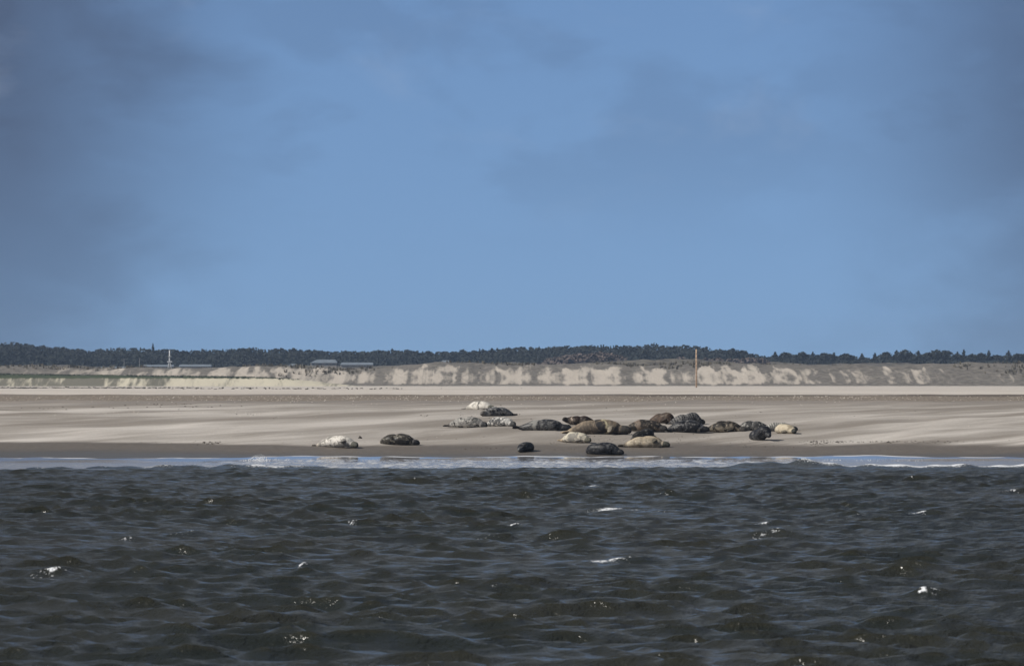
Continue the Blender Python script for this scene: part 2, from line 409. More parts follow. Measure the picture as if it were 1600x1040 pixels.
def make_seal(i, px, py, L, yaw, label, c, roll=0, girth=1.0, bend=0.0, lift=0.02, turn=-.45, tailup=0.0, tailbend=0.0, chest=0.0, flip=30, dip=None):
    """lofted body, head with muzzle, fore and hind flippers fused to one skin; local +X is where the head points"""
    rng = random.Random(100+i)
    N, K = 46, 22
    S = np.linspace(0, .955, N)**1.12/(.955**.12)
    S[0] = 0
    r = np.interp(S, PROF_S, PROF_R)*L*girth
    dq = rng.uniform(.02, .08) if dip is None else dip; dc = rng.uniform(.46, .58)
    r = r*(1 - dq*np.exp(-((S-dc)/.055)**2) + .05*np.exp(-((S-dc-.14)/.07)**2))
    headm = np.clip((.17-S)/.05, 0, 1)
    r = r/girth*(girth + (1-girth)*headm)               # a fat seal keeps its head size
    # spine: integrate heading from mid body both ways
    sm = .5
    ang = np.where(S < sm, bend*(sm-S)**2*3.2 + turn*np.clip((.22-S)/.22, 0, 1), tailbend*(S-sm)**2*3.2)
    cx = np.zeros(N); cy = np.zeros(N)
    step = np.diff(S)*L
    mid = int(np.argmin(abs(S-sm)))
    for k in range(mid-1, -1, -1):
        cx[k] = cx[k+1] + step[k]*math.cos(ang[k]); cy[k] = cy[k+1] + step[k]*math.sin(ang[k])
    for k in range(mid+1, N):
        cx[k] = cx[k-1] - step[k-1]*math.cos(ang[k]); cy[k] = cy[k-1] - step[k-1]*math.sin(ang[k])
    cz = r*.80
    l = np.clip((.36-S)/.30, 0, 1); cz = cz + lift*l**1.2
    cz = cz + chest*np.exp(-((S-.27)/.13)**2)
    cz = cz + tailup*np.clip((S-.72)/.24, 0, 1)**1.5
    cz = np.maximum(cz, r*.62)
    C = np.stack([cx, cy, cz], 1)
    T = np.gradient(C, axis=0); T = -T/np.linalg.norm(T, axis=1)[:, None]      # towards the head
    Zu = np.array([0, 0, 1.0])
    side = np.cross(Zu, T); side /= np.linalg.norm(side, axis=1)[:, None]
    upv = np.cross(T, side)
    verts = []; faces = []
    lump = [rng.uniform(0, 6.28) for _ in range(6)]
    for k in range(N):
        s = S[k]
        fold = 1 + .022*math.sin(s*L*22+lump[0])*(math.exp(-((s-.2)/.06)**2)+.35*math.exp(-((s-.6)/.2)**2)) + .02*math.sin(s*11+lump[1])
        for j in range(K):
            a = 2*math.pi*j/K
            wv = 1.10*math.cos(a); hv = .96*math.sin(a)
            h = np.clip((.12-s)/.04, 0, 1)
            wv *= 1 - .12*h*(1 if s < .06 else .4)                            # long narrow muzzle
            if math.sin(a) > 0: hv *= 1 + .10*h*math.exp(-((s-.05)/.03)**2)   # roman nose
            lo = 1+.03*math.sin(3*a+lump[2]+s*9)
            p = C[k] + side[k]*wv*r[k]*fold*lo + upv[k]*hv*r[k]*fold*lo
            if p[2] < 0.0: p[2] = p[2]*.15                                      # rests flat on the sand, blubber spreads
            verts.append(p)
    for k in range(N-1):
        for j in range(K):
            faces.append((k*K+j, k*K+(j+1) % K, (k+1)*K+(j+1) % K, (k+1)*K+j))
    bm = bmesh.new()
    bv = [bm.verts.new(p) for p in verts]
    for f in faces: bm.faces.new([bv[q] for q in f])
    bm.faces.new([bv[q] for q in range(K)][::-1]); bm.faces.new([bv[(N-1)*K+q] for q in range(K)])
    segs = []
    def slab(o, dirv, wdir, ln, w0, w1, th, fingers=0):
        o = np.array(o); dirv = np.array(dirv)/np.linalg.norm(dirv)
        wdir = np.array(wdir) - dirv*np.dot(wdir, dirv); wdir /= np.linalg.norm(wdir)
        nrm = np.cross(dirv, wdir); M = 7; Q = 10; rows = []
        for a in range(M):
            f = a/(M-1); w_ = (w0 + (w1-w0)*f)*(1 if f < .8 else 1-(f-.8)*2.2); tt = th*(1-.6*f)
            cen = o + dirv*ln*f
            ring = []
            for q in range(Q):
                an = 2*math.pi*q/Q
                p = cen + wdir*w_*.5*math.cos(an) + nrm*tt*.5*math.sin(an)
                if fingers and f > .5: p = p + dirv*ln*.10*abs(math.cos(an))*fingers*(f-.5)*2
                p[2] = max(p[2], .004)
                ring.append(bm.verts.new(p))
            rows.append(ring)
        for a, b_ in zip(rows, rows[1:]):
            for q in range(Q): bm.faces.new((a[q], a[(q+1) % Q], b_[(q+1) % Q], b_[q]))
        bm.faces.new(rows[0][::-1]); bm.faces.new(rows[-1])
    # rolled frame for flippers
    cr, sr = math.cos(R(roll)), math.sin(R(roll))
    def frame(k):
        sd_ = side[k]*cr + upv[k]*sr; up_ = -side[k]*sr + upv[k]*cr
        return sd_, up_, T[k]
    k = int(np.argmin(abs(S-.30)))
    sd_, up_, tv = frame(k)
    for sg in (1, -1):
        o = C[k] + (sd_*sg*1.0 - up_*.42)*r[k]*.93
        fa = R(flip + rng.uniform(-12, 12))
        dv = -tv*math.cos(fa)*.9 + sd_*sg*math.sin(fa)*.35 - up_*math.sin(fa)*.55
        if o[2] < .06: dv[2] = abs(dv[2])*.1; dv = dv + side[k]*np.sign(np.dot(o-C[k], side[k]))*.5
        slab(o - dv*.05*L, dv, tv*.8+up_*.4, .165*L, .078*L, .07*L, .042*L, .4)
        segs.append((o, o + dv/np.linalg.norm(dv)*.12*L))
    # hind flippers
    k = N-1
    sd_, up_, tv = frame(k)
    for sg in (1, -1):
        dv = -tv + side[k]*sg*.30 + np.array([0, 0, rng.uniform(.0, .22)+tailup*.4])
        slab(C[k] + tv*.03*L + side[k]*sg*.008*L, dv, upv[k]*.8+side[k]*sg*.55, .135*L, .045*L, .098*L, .026*L, 1)
    bmesh.ops.recalc_face_normals(bm, faces=bm.faces)
    me = bpy.data.meshes.new("tmp"); bm.to_mesh(me); bm.free()
    tmp = bpy.data.objects.new("tmp", me); COL.objects.link(tmp)
    rm = tmp.modifiers.new("r", 'REMESH'); rm.mode = 'VOXEL'; rm.voxel_size = .019
    sm_ = tmp.modifiers.new("s", 'SMOOTH'); sm_.factor = .5; sm_.iterations = 3
    dg = bpy.context.evaluated_depsgraph_get()
    me2 = bpy.data.meshes.new_from_object(tmp.evaluated_get(dg))
    bpy.data.objects.remove(tmp); bpy.data.meshes.remove(me)
    nv = len(me2.vertices); co = np.empty(nv*3, np.float32); me2.vertices.foreach_get('co', co); co = co.reshape(-1, 3).astype(float)
    d2 = ((co[:, None, :]-C[None])**2).sum(-1); kk = d2.argmin(1)
    rel = co - C[kk]
    upr = -side*sr + upv*cr
    dors = (rel*upr[kk]).sum(1)/np.maximum(r[kk], .02)
    al = S[kk] - (rel*T[kk]).sum(1)/L
    dark = np.zeros(nv)
    ke = int(np.argmin(abs(S-.072)))
    sE, uE, tE = frame(ke)
    for sg in (1, -1):
        e = C[ke] + (sE*sg*.80*1.0 + uE*.62)*r[ke]
        dark = np.maximum(dark, np.exp(-((co-e)**2).sum(1)/(2*(.011*L)**2)))
    fl = np.zeros(nv); out = np.linalg.norm(rel, axis=1)/np.maximum(r[kk], .02)
    for a_, b_ in segs:
        ab = b_-a_; tt = np.clip(((co-a_)@ab)/(ab@ab), 0, 1); dd_ = np.linalg.norm(co-(a_+tt[:, None]*ab), axis=1)
        fl = np.maximum(fl, np.clip((.062*L-dd_)/(.012*L), 0, 1)*np.clip((out-1.0)/.05, 0, 1))
    k0 = C[0]; dark = np.maximum(dark, .9*np.exp(-((co-k0)**2).sum(1)/(2*(.013*L)**2)))
    me2.name = "seal"
    me2.materials.clear(); me2.materials.append(coat(i, c))
    me2.polygons.foreach_set('use_smooth', np.ones(len(me2.polygons), bool))
    o = bpy.data.objects.new("seal", me2); COL.objects.link(o)
    set_attr(o, 'along', np.clip(al, 0, 1)); set_attr(o, 'dorsal', dors); set_attr(o, 'flipper', fl); set_attr(o, 'dark', np.clip(dark*1.3, 0, 1))
    # centre of the outline on its spot, lying on the slope
    g = ground(px, py)
    ca, sa = math.cos(R(yaw)), math.sin(R(yaw))
    mx = (co[:, 0].min()+co[:, 0].max())/2; my = (co[:, 1].min()+co[:, 1].max())/2
    me2.transform(Matrix.Translation((-mx, -my, 0)))
    half = .5*(co[:, 1].max()-co[:, 1].min())*abs(ca) + .5*L*abs(sa)*.75
    gy = g.y + half*.9
    gx = g.x*gy/g.y
    gz = float(beach_z(gx, gy)); slope = (float(beach_z(gx, gy+.6))-float(beach_z(gx, gy-.6)))/1.2
    o.matrix_world = Matrix.Translation((gx, gy, gz-.012)) @ Matrix.Rotation(math.atan(slope), 4, 'X') @ Matrix.Rotation(R(yaw), 4, 'Z')
    tag(o, label, 'seal', 'grey seals hauled out on the sandbank')
    return o

WHITE = dict(word='white', fore=(.13, .12, .11), back=(.60, .57, .52), belly=(.66, .63, .58), spot=(.10, .095, .09), fine=(.22, .20, .18), blot=.55, head=(.09, .09, .075), hs=.12, tail=(.42, .38, .33), ro=.75, sp=.2)
BLACK = dict(word='black', back=(.010, .010, .013), belly=(.016, .016, .018), spot=(.03, .03, .032), fine=(.21, .205, .20), blot=.7, nf0=.02, head=(.014, .014, .016), ro=.5, sp=.28)
GREY = dict(word='grey', back=(.05, .05, .053), belly=(.28, .27, .25), spot=(.016, .016, .016), fine=(.42, .405, .375), blot=.75, head=(.05, .05, .05), tail=(.045, .04, .04), ro=.6)
BROWN = dict(word='brown', back=(.022, .018, .0155), belly=(.10, .082, .066), spot=(.011, .010, .009), fine=(.22, .185, .15), blot=.7, nf0=.03, head=(.03, .027, .025), ro=.6)
TAN = dict(word='tan', fore=(.05, .045, .038), back=(.36, .30, .22), belly=(.46, .40, .31), spot=(.10, .08, .06), fine=(.30, .24, .17), blot=.4, head=(.06, .06, .05), tail=(.07, .06, .05), ro=.75, sp=.2)
def v(base, **k): q = dict(base); q.update(k); return q

seals = [
 # px, base row, length, yaw, label, coat, pose
 (524, 700, 2.05, -22, "white seal with a dark face, alone at the left end of the group", v(WHITE, blot=.6, fs=11), dict(roll=-42, girth=1.02, bend=-.3, flip=75, tailbend=.2)),
 (623, 696, 1.95, -12, "dark brown seal with a pale mottled back just right of the lone white seal", v(BLACK, word='dark_brown', back=(.028, .024, .020), spot=(.05, .045, .038), fine=(.24, .22, .18), belly=(.016, .015, .014), patch=(.15, .03, (.20, .19, .18)), hs=.1, tail=(.30, .26, .2)), dict(roll=-10, girth=1.08, flip=20, tailbend=-1.8, turn=-.3, dip=.1)),
 (748, 641, 1.95, -38, "white seal with black tail flippers, farthest up the beach", v(WHITE, blot=.4, patch=(.42, .03, (.05, .05, .05)), tail=(.03, .03, .03), hs=.14), dict(roll=10, girth=1.0)),
 (778, 650, 1.95, 212, "grey seal with white crown lying head first in front of the farthest white seal", v(GREY, back=(.14, .14, .145), belly=(.30, .29, .27), head=(.14, .13, .12)), dict(girth=.98, lift=.03, turn=.4)),
 (728, 668, 2.05, -20, "pale spotted grey seal with dark head and tail, leftmost of the middle row", v(GREY, back=(.22, .21, .20), belly=(.5, .48, .44), patch=(.30, .05, (.09, .09, .085)), head=(.035, .035, .037)), dict(roll=15, girth=1.0, bend=-.25)),
 (781, 667, 1.9, -42, "black and white marbled seal between the pale spotted one and the long dark one", v(GREY, back=(.06, .06, .062), belly=(.10, .10, .10), fine=(.55, .53, .5), spot=(.42, .41, .39), blot=.8, fs=10), dict(girth=1.0, lift=.04)),
 (847, 675, 2.5, -8, "long charcoal seal stretched on its side with silvery flank, tail to the left", v(BLACK, word='charcoal', back=(.022, .022, .025), belly=(.03, .03, .032), spot=(.12, .118, .115), patch=(.66, .06, (.25, .245, .23)), fore=(.012, .012, .014), blot=.5), dict(roll=-40, girth=.92, flip=75, tailup=.10)),
 (909, 664, 1.7, 176, "reddish brown seal half hidden behind the big striped tan bull", v(BROWN, back=(.032, .021, .017), patch=(.27, .035, (.33, .27, .22)), blot=.35, head=(.03, .024, .02)), dict(girth=1.05, lift=.17, turn=.9, dip=.12)),
 (931, 679, 2.95, -7, "biggest seal of the group, tan rump with striped folds and a dark chest", v(TAN, back=(.19, .15, .11), belly=(.10, .082, .066), fore=(.22, .19, .15), patch=(.47, .075, (.028, .027, .028)), patches=[(.36, .035, (.40, .36, .24)), (.23, .05, (.05, .045, .04))], stripe=.30, spot=(.05, .042, .035), head=(.04, .037, .033), hs=.12, tail=(.30, .24, .17)), dict(roll=-30, girth=.92, flip=80, tailbend=.5)),
 (899, 692, 1.7, -38, "cream seal with a grey spotted side lying against the tail of the biggest seal", v(WHITE, word='cream', back=(.50, .46, .37), belly=(.55, .51, .43), spot=(.13, .13, .13), blot=.6, head=(.10, .095, .075), tail=(.45, .36, .25), hs=.13), dict(girth=1.12, lift=.05)),
 (945, 711, 1.9, -16, "wet black seal closest to the water, mirrored in the film of water", v(BLACK, spot=(.05, .05, .055), fine=(.10, .10, .10)), dict(girth=1.15, flip=20, roll=-15, bend=-.2, turn=-.3, tailbend=-2.2, dip=.03)),
 (821, 706, 1.5, 240, "round black seal seen head on, lying by itself at the water's edge", v(BLACK, belly=(.02, .02, .022), spot=(.06, .06, .065), blot=.4, head=(.09, .09, .09)), dict(girth=1.12, bend=.5, lift=.03, turn=-.2, tailbend=1.2, dip=0)),
 (1006, 700, 2.1, -10, "tan seal with a dark face and a dark flipper across its side", v(TAN), dict(roll=-48, girth=.96, flip=85)),
 (1003, 692, 1.75, 50, "dark mottled seal humped up right behind the tan one", v(BROWN, back=(.024, .023, .022), belly=(.05, .048, .045), fine=(.17, .16, .15)), dict(girth=1.2, chest=.12)),
 (1006, 674, 2.1, -15, "dark brown seal with tan flank, its black face pointing right, beside the black pair", v(BROWN, patch=(.62, .09, (.15, .115, .09))), dict(girth=1.02, bend=-.3, roll=12)),
 (1033, 663, 1.6, -35, "chestnut brown seal whose back shows behind the dark brown one", v(BROWN, back=(.07, .047, .035), belly=(.10, .075, .06), blot=.35), dict(girth=1.25, chest=.12)),
 (1072, 675, 2.0, -10, "jet black seal with pale chin patch in front of a black and white one", v(BLACK, patch=(.17, .03, (.28, .27, .26))), dict(girth=1.12, flip=20)),
 (1070, 664, 1.8, 15, "black and white seal whose striped back rises behind the jet black one", v(GREY, back=(.02, .02, .022), belly=(.10, .10, .10), stripe=.4, spot=(.30, .29, .28), fine=(.03, .03, .03), blot=.4), dict(girth=1.12, chest=.14)),
 (1131, 675, 1.95, -14, "brown and cream dappled seal right of the jet black one", v(BROWN, back=(.030, .025, .020), belly=(.30, .26, .20), fine=(.26, .22, .17), head=(.06, .055, .05)), dict(girth=1.05, bend=-.3)),
 (1180, 674, 1.75, 165, "grey freckled seal behind the upright black one", v(GREY, back=(.04, .04, .04), belly=(.10, .098, .095), fine=(.32, .31, .29), blot=.7), dict(girth=1.12, turn=.5)),
 (1214, 674, 1.75, 8, "white and black striped seal lying behind the cream faced one on the right", v(GREY, back=(.34, .33, .30), belly=(.5, .48, .44), stripe=.75, spot=(.03, .03, .03), blot=.5), dict(girth=.98)),
 (1228, 678, 1.75, 305, "cream seal with a dark snout at the right end of the group", v(TAN, word='straw', back=(.46, .40, .30), belly=(.5, .45, .36), spot=(.2, .17, .12), head=(.05, .05, .045), hs=.075, tail=(.10, .09, .075)), dict(girth=1.02, lift=.06, tailbend=-1.4)),
 (1186, 689, 1.7, 304, "black seal with raised chest facing the water in front of the freckled one", v(BLACK, belly=(.02, .02, .022), blot=.35, head=(.026, .027, .03), tail=(.2, .18, .16)), dict(girth=1.2, lift=.16, chest=.2, tailbend=-.8, turn=-.5)),
]
for i, (px, py, L, yaw, label, c, kw) in enumerate(seals): make_seal(i, px, py, L, yaw, label, c, **kw)

# ------------------------------------------------------------------ scraps on the sand
m_wrack = plain("wrack", (.035, .026, .02), .8, .4, 20)
def lump_mesh(seed, sx, sy, sz):
    rng = random.Random(seed); bm = bmesh.new()
    bmesh.ops.create_icosphere(bm, subdivisions=3, radius=1)
    for vv in bm.verts:
        n = 1 + .55*mnoise.noise(vv.co*1.7+Vector((seed, 2, 1))) + .25*mnoise.noise(vv.co*4+Vector((seed, 5, 1)))
        vv.co = Vector((vv.co.x*sx*n, vv.co.y*sy*n, max(vv.co.z*sz*n, -sz*.2)))
    return bm
def lump(name, px, py, sx, sy, sz, mat, label, cat, group=None, seed=1):
    mb = MB(); mb.bm.free(); mb.bm = lump_mesh(seed, sx, sy, sz)
    o = mb.build(name, mat, smooth=True); o.location = ground(px, py) + Vector((0, 0, sz*.1))
    tag(o, label, cat, group); return o
lump("seaweed_clump", 563, 684.5, .075, .08, .075, m_wrack, "small dark brown clump of seaweed on the sand between the two leftmost seals", "seaweed", seed=3)
# sparse bits of wrack and shell, past counting
def scatter(name, spots, mat, seed, kind='stuff'):
    rng = random.Random(seed); V = []; F = []
    for px, py, sx, n, sy, size in spots:
        for _ in range(n):
            g = ground(px+rng.gauss(0, sx), py+rng.gauss(0, sy))
            a = size*rng.uniform(.5, 1.6); b_ = size*rng.uniform(.4, .9); h = size*rng.uniform(.25, .6); an = rng.uniform(0, 6.28)
            base = len(V)
            for q in range(6):
                th = an+q*1.047
                rr = rng.uniform(.7, 1.1)
                V.append((g.x+math.cos(th)*a*rr, g.y+math.sin(th)*b_*rr, g.z-.01))
            for q in range(6):
                th = an+q*1.047+.4
                V.append((g.x+math.cos(th)*a*.5, g.y+math.sin(th)*b_*.5, g.z+h*rng.uniform(.6, 1.1)))
            for q in range(6):
                F.append((base+q, base+(q+1) % 6, base+6+(q+1) % 6, base+6+q))
            F.append((base+6, base+7, base+8, base+9)); F.append((base+9, base+10, base+11, base+6))
    o = mesh_np(name, V, F, mat); tag(o, kind=kind); return o
o = scatter("seaweed_scraps", [(1278, 692, 9, 46, 2.2, .04), (1312, 690, 7, 20, 1, .035), (330, 691.5, 9, 26, 1, .04), (375, 693, 9, 14, 1.2, .03), (1400, 690, 90, 60, 1, .03),
    (740, 690, 16, 16, 1.2, .03), (770, 700, 14, 12, .8, .03), (860, 701, 30, 16, 1.2, .025), (1170, 699, 40, 14, 3, .025), (1380, 703, 30, 10, 1.5, .03),
    (300, 633, 60, 30, 2, .05), (130, 637, 60, 16, 2, .05), (1060, 690, 14, 10, 3, .025), (800, 646, 400, 60, 6, .035), (800, 690, 420, 160, 2.5, .02), (900, 683, 120, 60, 4, .025), (1385, 690, 8, 8, .6, .05), (665, 649, 3, 4, .6, .06)],
    plain("dark_weed", (.05, .04, .032), .85), 5)
tag(o, "dark scraps of seaweed and tracks strewn over the damp sand", "seaweed")
o = scatter("shell_fragments", [(800, 622, 460, 900, 2.2, .035), (800, 632, 460, 60, 3, .03), (260, 646, 160, 70, 2.5, .03), (1380, 650, 130, 40, 6, .025), (600, 680, 300, 60, 4, .02), (1000, 619, 500, 200, 1, .04)], plain("shell", (.55, .5, .44), .6), 6)
tag(o, "pale shell fragments strewn along the brown band of the upper beach", "shells")
o = scatter("stranded_wrack", [(150, 606.0, 110, 260, .35, .22), (450, 607.2, 110, 90, .5, .18), (10, 606, 40, 80, .35, .25)], plain("old_wrack", (.05, .045, .035), .9), 8)
tag(o, "dark line of stranded wrack along the foot of the left dunes", "seaweed")

# spray thrown up by the broken wave on the left
m_spray, t, b = material("spray"); b.inputs['Base Color'].default_value = (.8, .82, .85, 1); b.inputs['Roughness'].default_value = .5
def spray(px, py, wpx, hpx, n, seed):
    rng = random.Random(seed); V = []; F = []
    d = 172.0; k = d/FPX
    for _ in range(n):
        x = rng.gauss(0, .45)*wpx; h = (rng.random()**2.2)*hpx*math.exp(-(x/wpx)**2*1.2)
        c = Vector(((px+x-800)*k, d+rng.gauss(0, .4), .02 + h*k))
        s = rng.uniform(.008, .026)*(1.25-h/hpx*.8)
        base = len(V)
        for p in ((s,0,0),(-s,0,0),(0,s,0),(0,-s,0),(0,0,s*1.3),(0,0,-s)): V.append(tuple(c+Vector(p)))
        for f in ((0,2,4),(2,1,4),(1,3,4),(3,0,4),(2,0,5),(1,2,5),(3,1,5),(0,3,5)): F.append(tuple(base+q for q in f))
    return V, F
V, F = [], []
for a in ((405, 718, 17, 12, 420, 1), (425, 718, 24, 5, 220, 2), (448, 717, 6, 5, 90, 3), (380, 719, 10, 4, 60, 4), (1300, 722, 30, 4, 260, 5), (1350, 724, 30, 4, 200, 6), (1520, 727, 60, 3.4, 220, 7), (1420, 726, 50, 3, 160, 8)):
    v1, f1 = spray(*a); n0 = len(V); V += v1; F += [tuple(q+n0 for q in f) for f in f1]
o = mesh_np("spray", V, F, m_spray); tag(o, "white spray and droplets thrown up where small waves break on the beach", "spray", kind='stuff')

# ------------------------------------------------------------------ dunes and the land behind
def fbm(x, y, seed, octv=4):
    rng = np.random.default_rng(seed); out = np.zeros_like(x); a = 1.0; f = 1.0
    for o_ in range(octv):
        for k in range(7):
            th = rng.uniform(0, 6.28); kk = f*rng.uniform(.6, 1.5)
            out += a/3.0*np.sin(kk*(math.cos(th)*x+math.sin(th)*y)+rng.uniform(0, 6.28))
        a *= .5; f *= 2.05
    return out
CREST_PX = [-600, 0, 60, 160, 300, 420, 560, 620, 690, 760, 850, 950, 1040, 1150, 1250, 1400, 1500, 1600, 2200]
CREST_Y  = [574, 574, 573, 576, 577, 574, 574, 571, 567, 571, 572, 570, 571, 572, 572, 571, 572, 570, 570]
def dune_z(x, d):
    px = x/d*FPX + 800
    top = CAM_H + (YH - np.interp(px, CREST_PX, CREST_Y))/FPX*935 + .45*fbm(x*.12, d*.12, 3, 4)
    foot = 2.5
    f = np.clip((d - 893 - 3*fbm(x*.05, d*0, 9, 3))/34, 0, 1)
    face = foot + (top-foot)*(f*f*(3-2*f))**.8
    back = np.interp(d, [930, 960, 1050, 1250, 1440, 1600], [0, -1.4, -.6, .4, 2.3, 3.5]) + np.interp(d, [935, 1000, 1440], [0, .9, .9])*.55*fbm(x*.03, d*.03, 5, 4)
    # scrubby rear dunes right of the middle
    hump = 2.1*np.exp(-((px-1130)/130)**2)*np.exp(-((d-1130)/70)**2) + 1.5*np.exp(-((px-930)/80)**2)*np.exp(-((d-1150)/70)**2)
    return face + np.where(d > 930, back + hump, 0) + .16*fbm(x*.55, d*.55, 6, 3)*f
m_dune, t, b = material("dune")
P = pos(t); x, y, z = t.sep(P)
fz = t.math('ABSOLUTE', t.math('SUBTRACT', z, 4.3))  # pattern mirrored about mid face: the mirage painted into the dune colour
a1 = t.noise(t.comb(t.math('MULTIPLY', x, .34), 0.0, t.math('MULTIPLY', fz, .34)), 1.0, 3, .55, .4)
a2 = t.noise(t.comb(t.math('MULTIPLY', x, .8), 0.0, t.math('MULTIPLY', fz, .55)), 1.0, 3, .55, .2)
a3 = t.noise(t.comb(t.math('MULTIPLY', x, .035), 0.0, 7.0), 1.0, 2, .5)
f = t.math('ADD', t.math('ADD', t.math('MULTIPLY', a1, .55), t.math('MULTIPLY', a2, .25)), t.math('MULTIPLY', a3, .30))
f = t.math('ADD', f, t.ss(t.math('ADD', z, t.math('MULTIPLY', a1, 3.0)), 7.0, 9.0, 0, .20))
f = t.math('ADD', f, t.ss(z, 3.3, 2.5, 0, .14))  # darker foot, part of the painted mirage
u_ = t.math('DIVIDE', x, y)
f = t.math('ADD', f, t.ss(u_, .045, .11, 0, .085))
f = t.math('ADD', f, t.ss(u_, -.085, -.12, 0, .10))
grassy = t.ss(f, .50, .63)  # real grass patches and the mirage's mirrored ones together
veg = t.mix(t.ss(t.noise(P, .8, 5, .65), .35, .65), (.105, .094, .08), (.20, .18, .155))
sandc = t.mix(a2, (.42, .37, .315), (.58, .52, .45))
col = t.mix(grassy, sandc, veg)
col = t.mix(t.ss(y, 955, 1010), col, t.mix(t.ss(t.noise(P, .25, 5, .65), .40, .62), (.06, .052, .042), (.17, .15, .115)))
t.put(b.inputs['Base Color'], col); b.inputs['Roughness'].default_value = .95
t.put(b.inputs['Normal'], t.bump(t.noise(P, 1.2, 5, .7), .6, .4))
ds = np.concatenate([np.linspace(870, 890, 6), np.arange(891, 960, 1.2), np.linspace(962, 1300, 60), np.linspace(1310, 1750, 40)])
us = np.linspace(-.27, .27, 720)
D_, U_ = np.meshgrid(ds, us, indexing='ij'); X_ = D_*U_
Z_ = np.where(D_ < 885, 2.2, dune_z(X_, D_))
dn = mesh_np("dunes", np.stack([X_, D_, Z_], -1).reshape(-1, 3), grid_faces(len(ds), len(us)), m_dune); tag(dn, kind='structure')
# land on out to the horizon on every side
m_land = plain("far_land", (.16, .14, .11), .95, .2, .01)
mb = MB(); mb.poly([(-9000, 955, 2.2), (9000, 955, 2.2), (9000, 14000, 2.2), (-9000, 14000, 2.2)])
o = mb.build("hinterland", m_land); tag(o, kind='structure')

# the nearer grassy bank on the left
m_bank, t, b = material("bank")
P = pos(t); x, y, z = t.sep(P)
a1 = t.noise(t.comb(t.math('MULTIPLY', x, .32), 0.0, t.math('MULTIPLY', z, .15)), 1.0, 3, .55, .3)
a2 = t.noise(t.comb(t.math('MULTIPLY', x, .9), 0.0, t.math('MULTIPLY', z, .5)), 1.0, 4, .6, .2)
gl = t.ss(x, -58, -84, -.06, .09)
fg = t.ss(t.math('ADD', t.math('ADD', t.math('MULTIPLY', a1, .6), t.math('MULTIPLY', a2, .4)), gl), .44, .60)
col = t.mix(fg, (.60, .55, .43), (.16, .15, .115))
green = t.ss(t.math('ADD', z, t.math('MULTIPLY', t.math('SUBTRACT', a2, .5), .7)), 3.95, 4.25)
col = t.mix(green, col, t.mix(a2, (.025, .04, .015), (.06, .075, .03)))
t.put(b.inputs['Base Color'], col); b.inputs['Roughness'].default_value = .95
t.put(b.inputs['Normal'], t.bump(t.noise(P, 1.5, 5, .7), .6, .3))
ds = np.arange(836, 880, 1.0); us = np.linspace(-.27, -.035, 420)
D_, U_ = np.meshgrid(ds, us, indexing='ij'); X_ = D_*U_
px = U_*FPX+800
tp = np.interp(px, [-900, 0, 150, 300, 420, 500, 560], [4.9, 4.85, 4.6, 4.4, 4.15, 3.4, 2.4]) + .10*fbm(X_*.5, D_*.3, 12, 4)
ff = np.clip((D_-840-1.2*fbm(X_*.1, D_*0, 13, 3))/12, 0, 1)
Z_ = 2.35 + (tp-2.35)*(ff*ff*(3-2*ff))*np.clip((880-D_)/8, 0, 1)**.6
o = mesh_np("grassy_bank", np.stack([X_, D_, Z_], -1).reshape(-1, 3), grid_faces(len(ds), len(us)), m_bank); tag(o, kind='structure')

# marram and heather tufts on crest and slopes
def tufts(name, spots, mat, seed, hmin, hmax):
    rng = random.Random(seed); V = []; F = []
    for x, y, z in spots:
        h = rng.uniform(hmin, hmax)
        for q in range(7):
            a = rng.uniform(0, 6.28); l = rng.uniform(.1, .7)*h; w_ = h*rng.uniform(.10, .2)
            ox, oy = rng.gauss(0, .25*h), rng.gauss(0, .25*h)
            ca, sa = math.cos(a), math.sin(a); n0 = len(V); hh = h*rng.uniform(.6, 1.1)
            V += [(x+ox-sa*w_, y+oy+ca*w_, z-.1), (x+ox+sa*w_, y+oy-ca*w_, z-.1), (x+ox+ca*l+sa*w_*.3, y+oy+sa*l-ca*w_*.3, z+hh), (x+ox+ca*l-sa*w_*.3, y+oy+sa*l+ca*w_*.3, z+hh)]
            F.append((n0, n0+1, n0+2, n0+3))
    return mesh_np(name, V, F, mat, smooth=False)
rng = np.random.default_rng(21)
n = 5200; dd = 900 + 60*rng.beta(2.2, 1.6, n); uu = rng.uniform(-.2, .2, n); xx = dd*uu
keep = fbm(xx*.12, dd*.12, 30, 3) + (dd-922)/22 > .25
xx, dd = xx[keep], dd[keep]; zz_ = dune_z(xx, dd)
o = tufts("marram_grass", list(zip(xx, dd, zz_)), plain("marram", (.12, .105, .075), .9, .4, .3), 3, .3, .8); tag(o, "grey brown marram grass tufts covering the dune crest", "grass", kind='stuff')
n = 2600; dd = rng.uniform(850, 868, n); uu = rng.uniform(-.2, -.05, n); xx = dd*uu; px = uu*FPX+800
zz_ = np.interp(px, [-900, 0, 150, 300, 420, 500, 560], [4.9, 4.85, 4.6, 4.4, 4.15, 3.4, 2.4])-.1
o = tufts("bank_grass", list(zip(xx, dd, zz_)), plain("bank_grass", (.03, .042, .018), .9, .4, .5), 4, .2, .45); tag(o, "dark green grass along the top of the low bank on the left", "grass", kind='stuff')

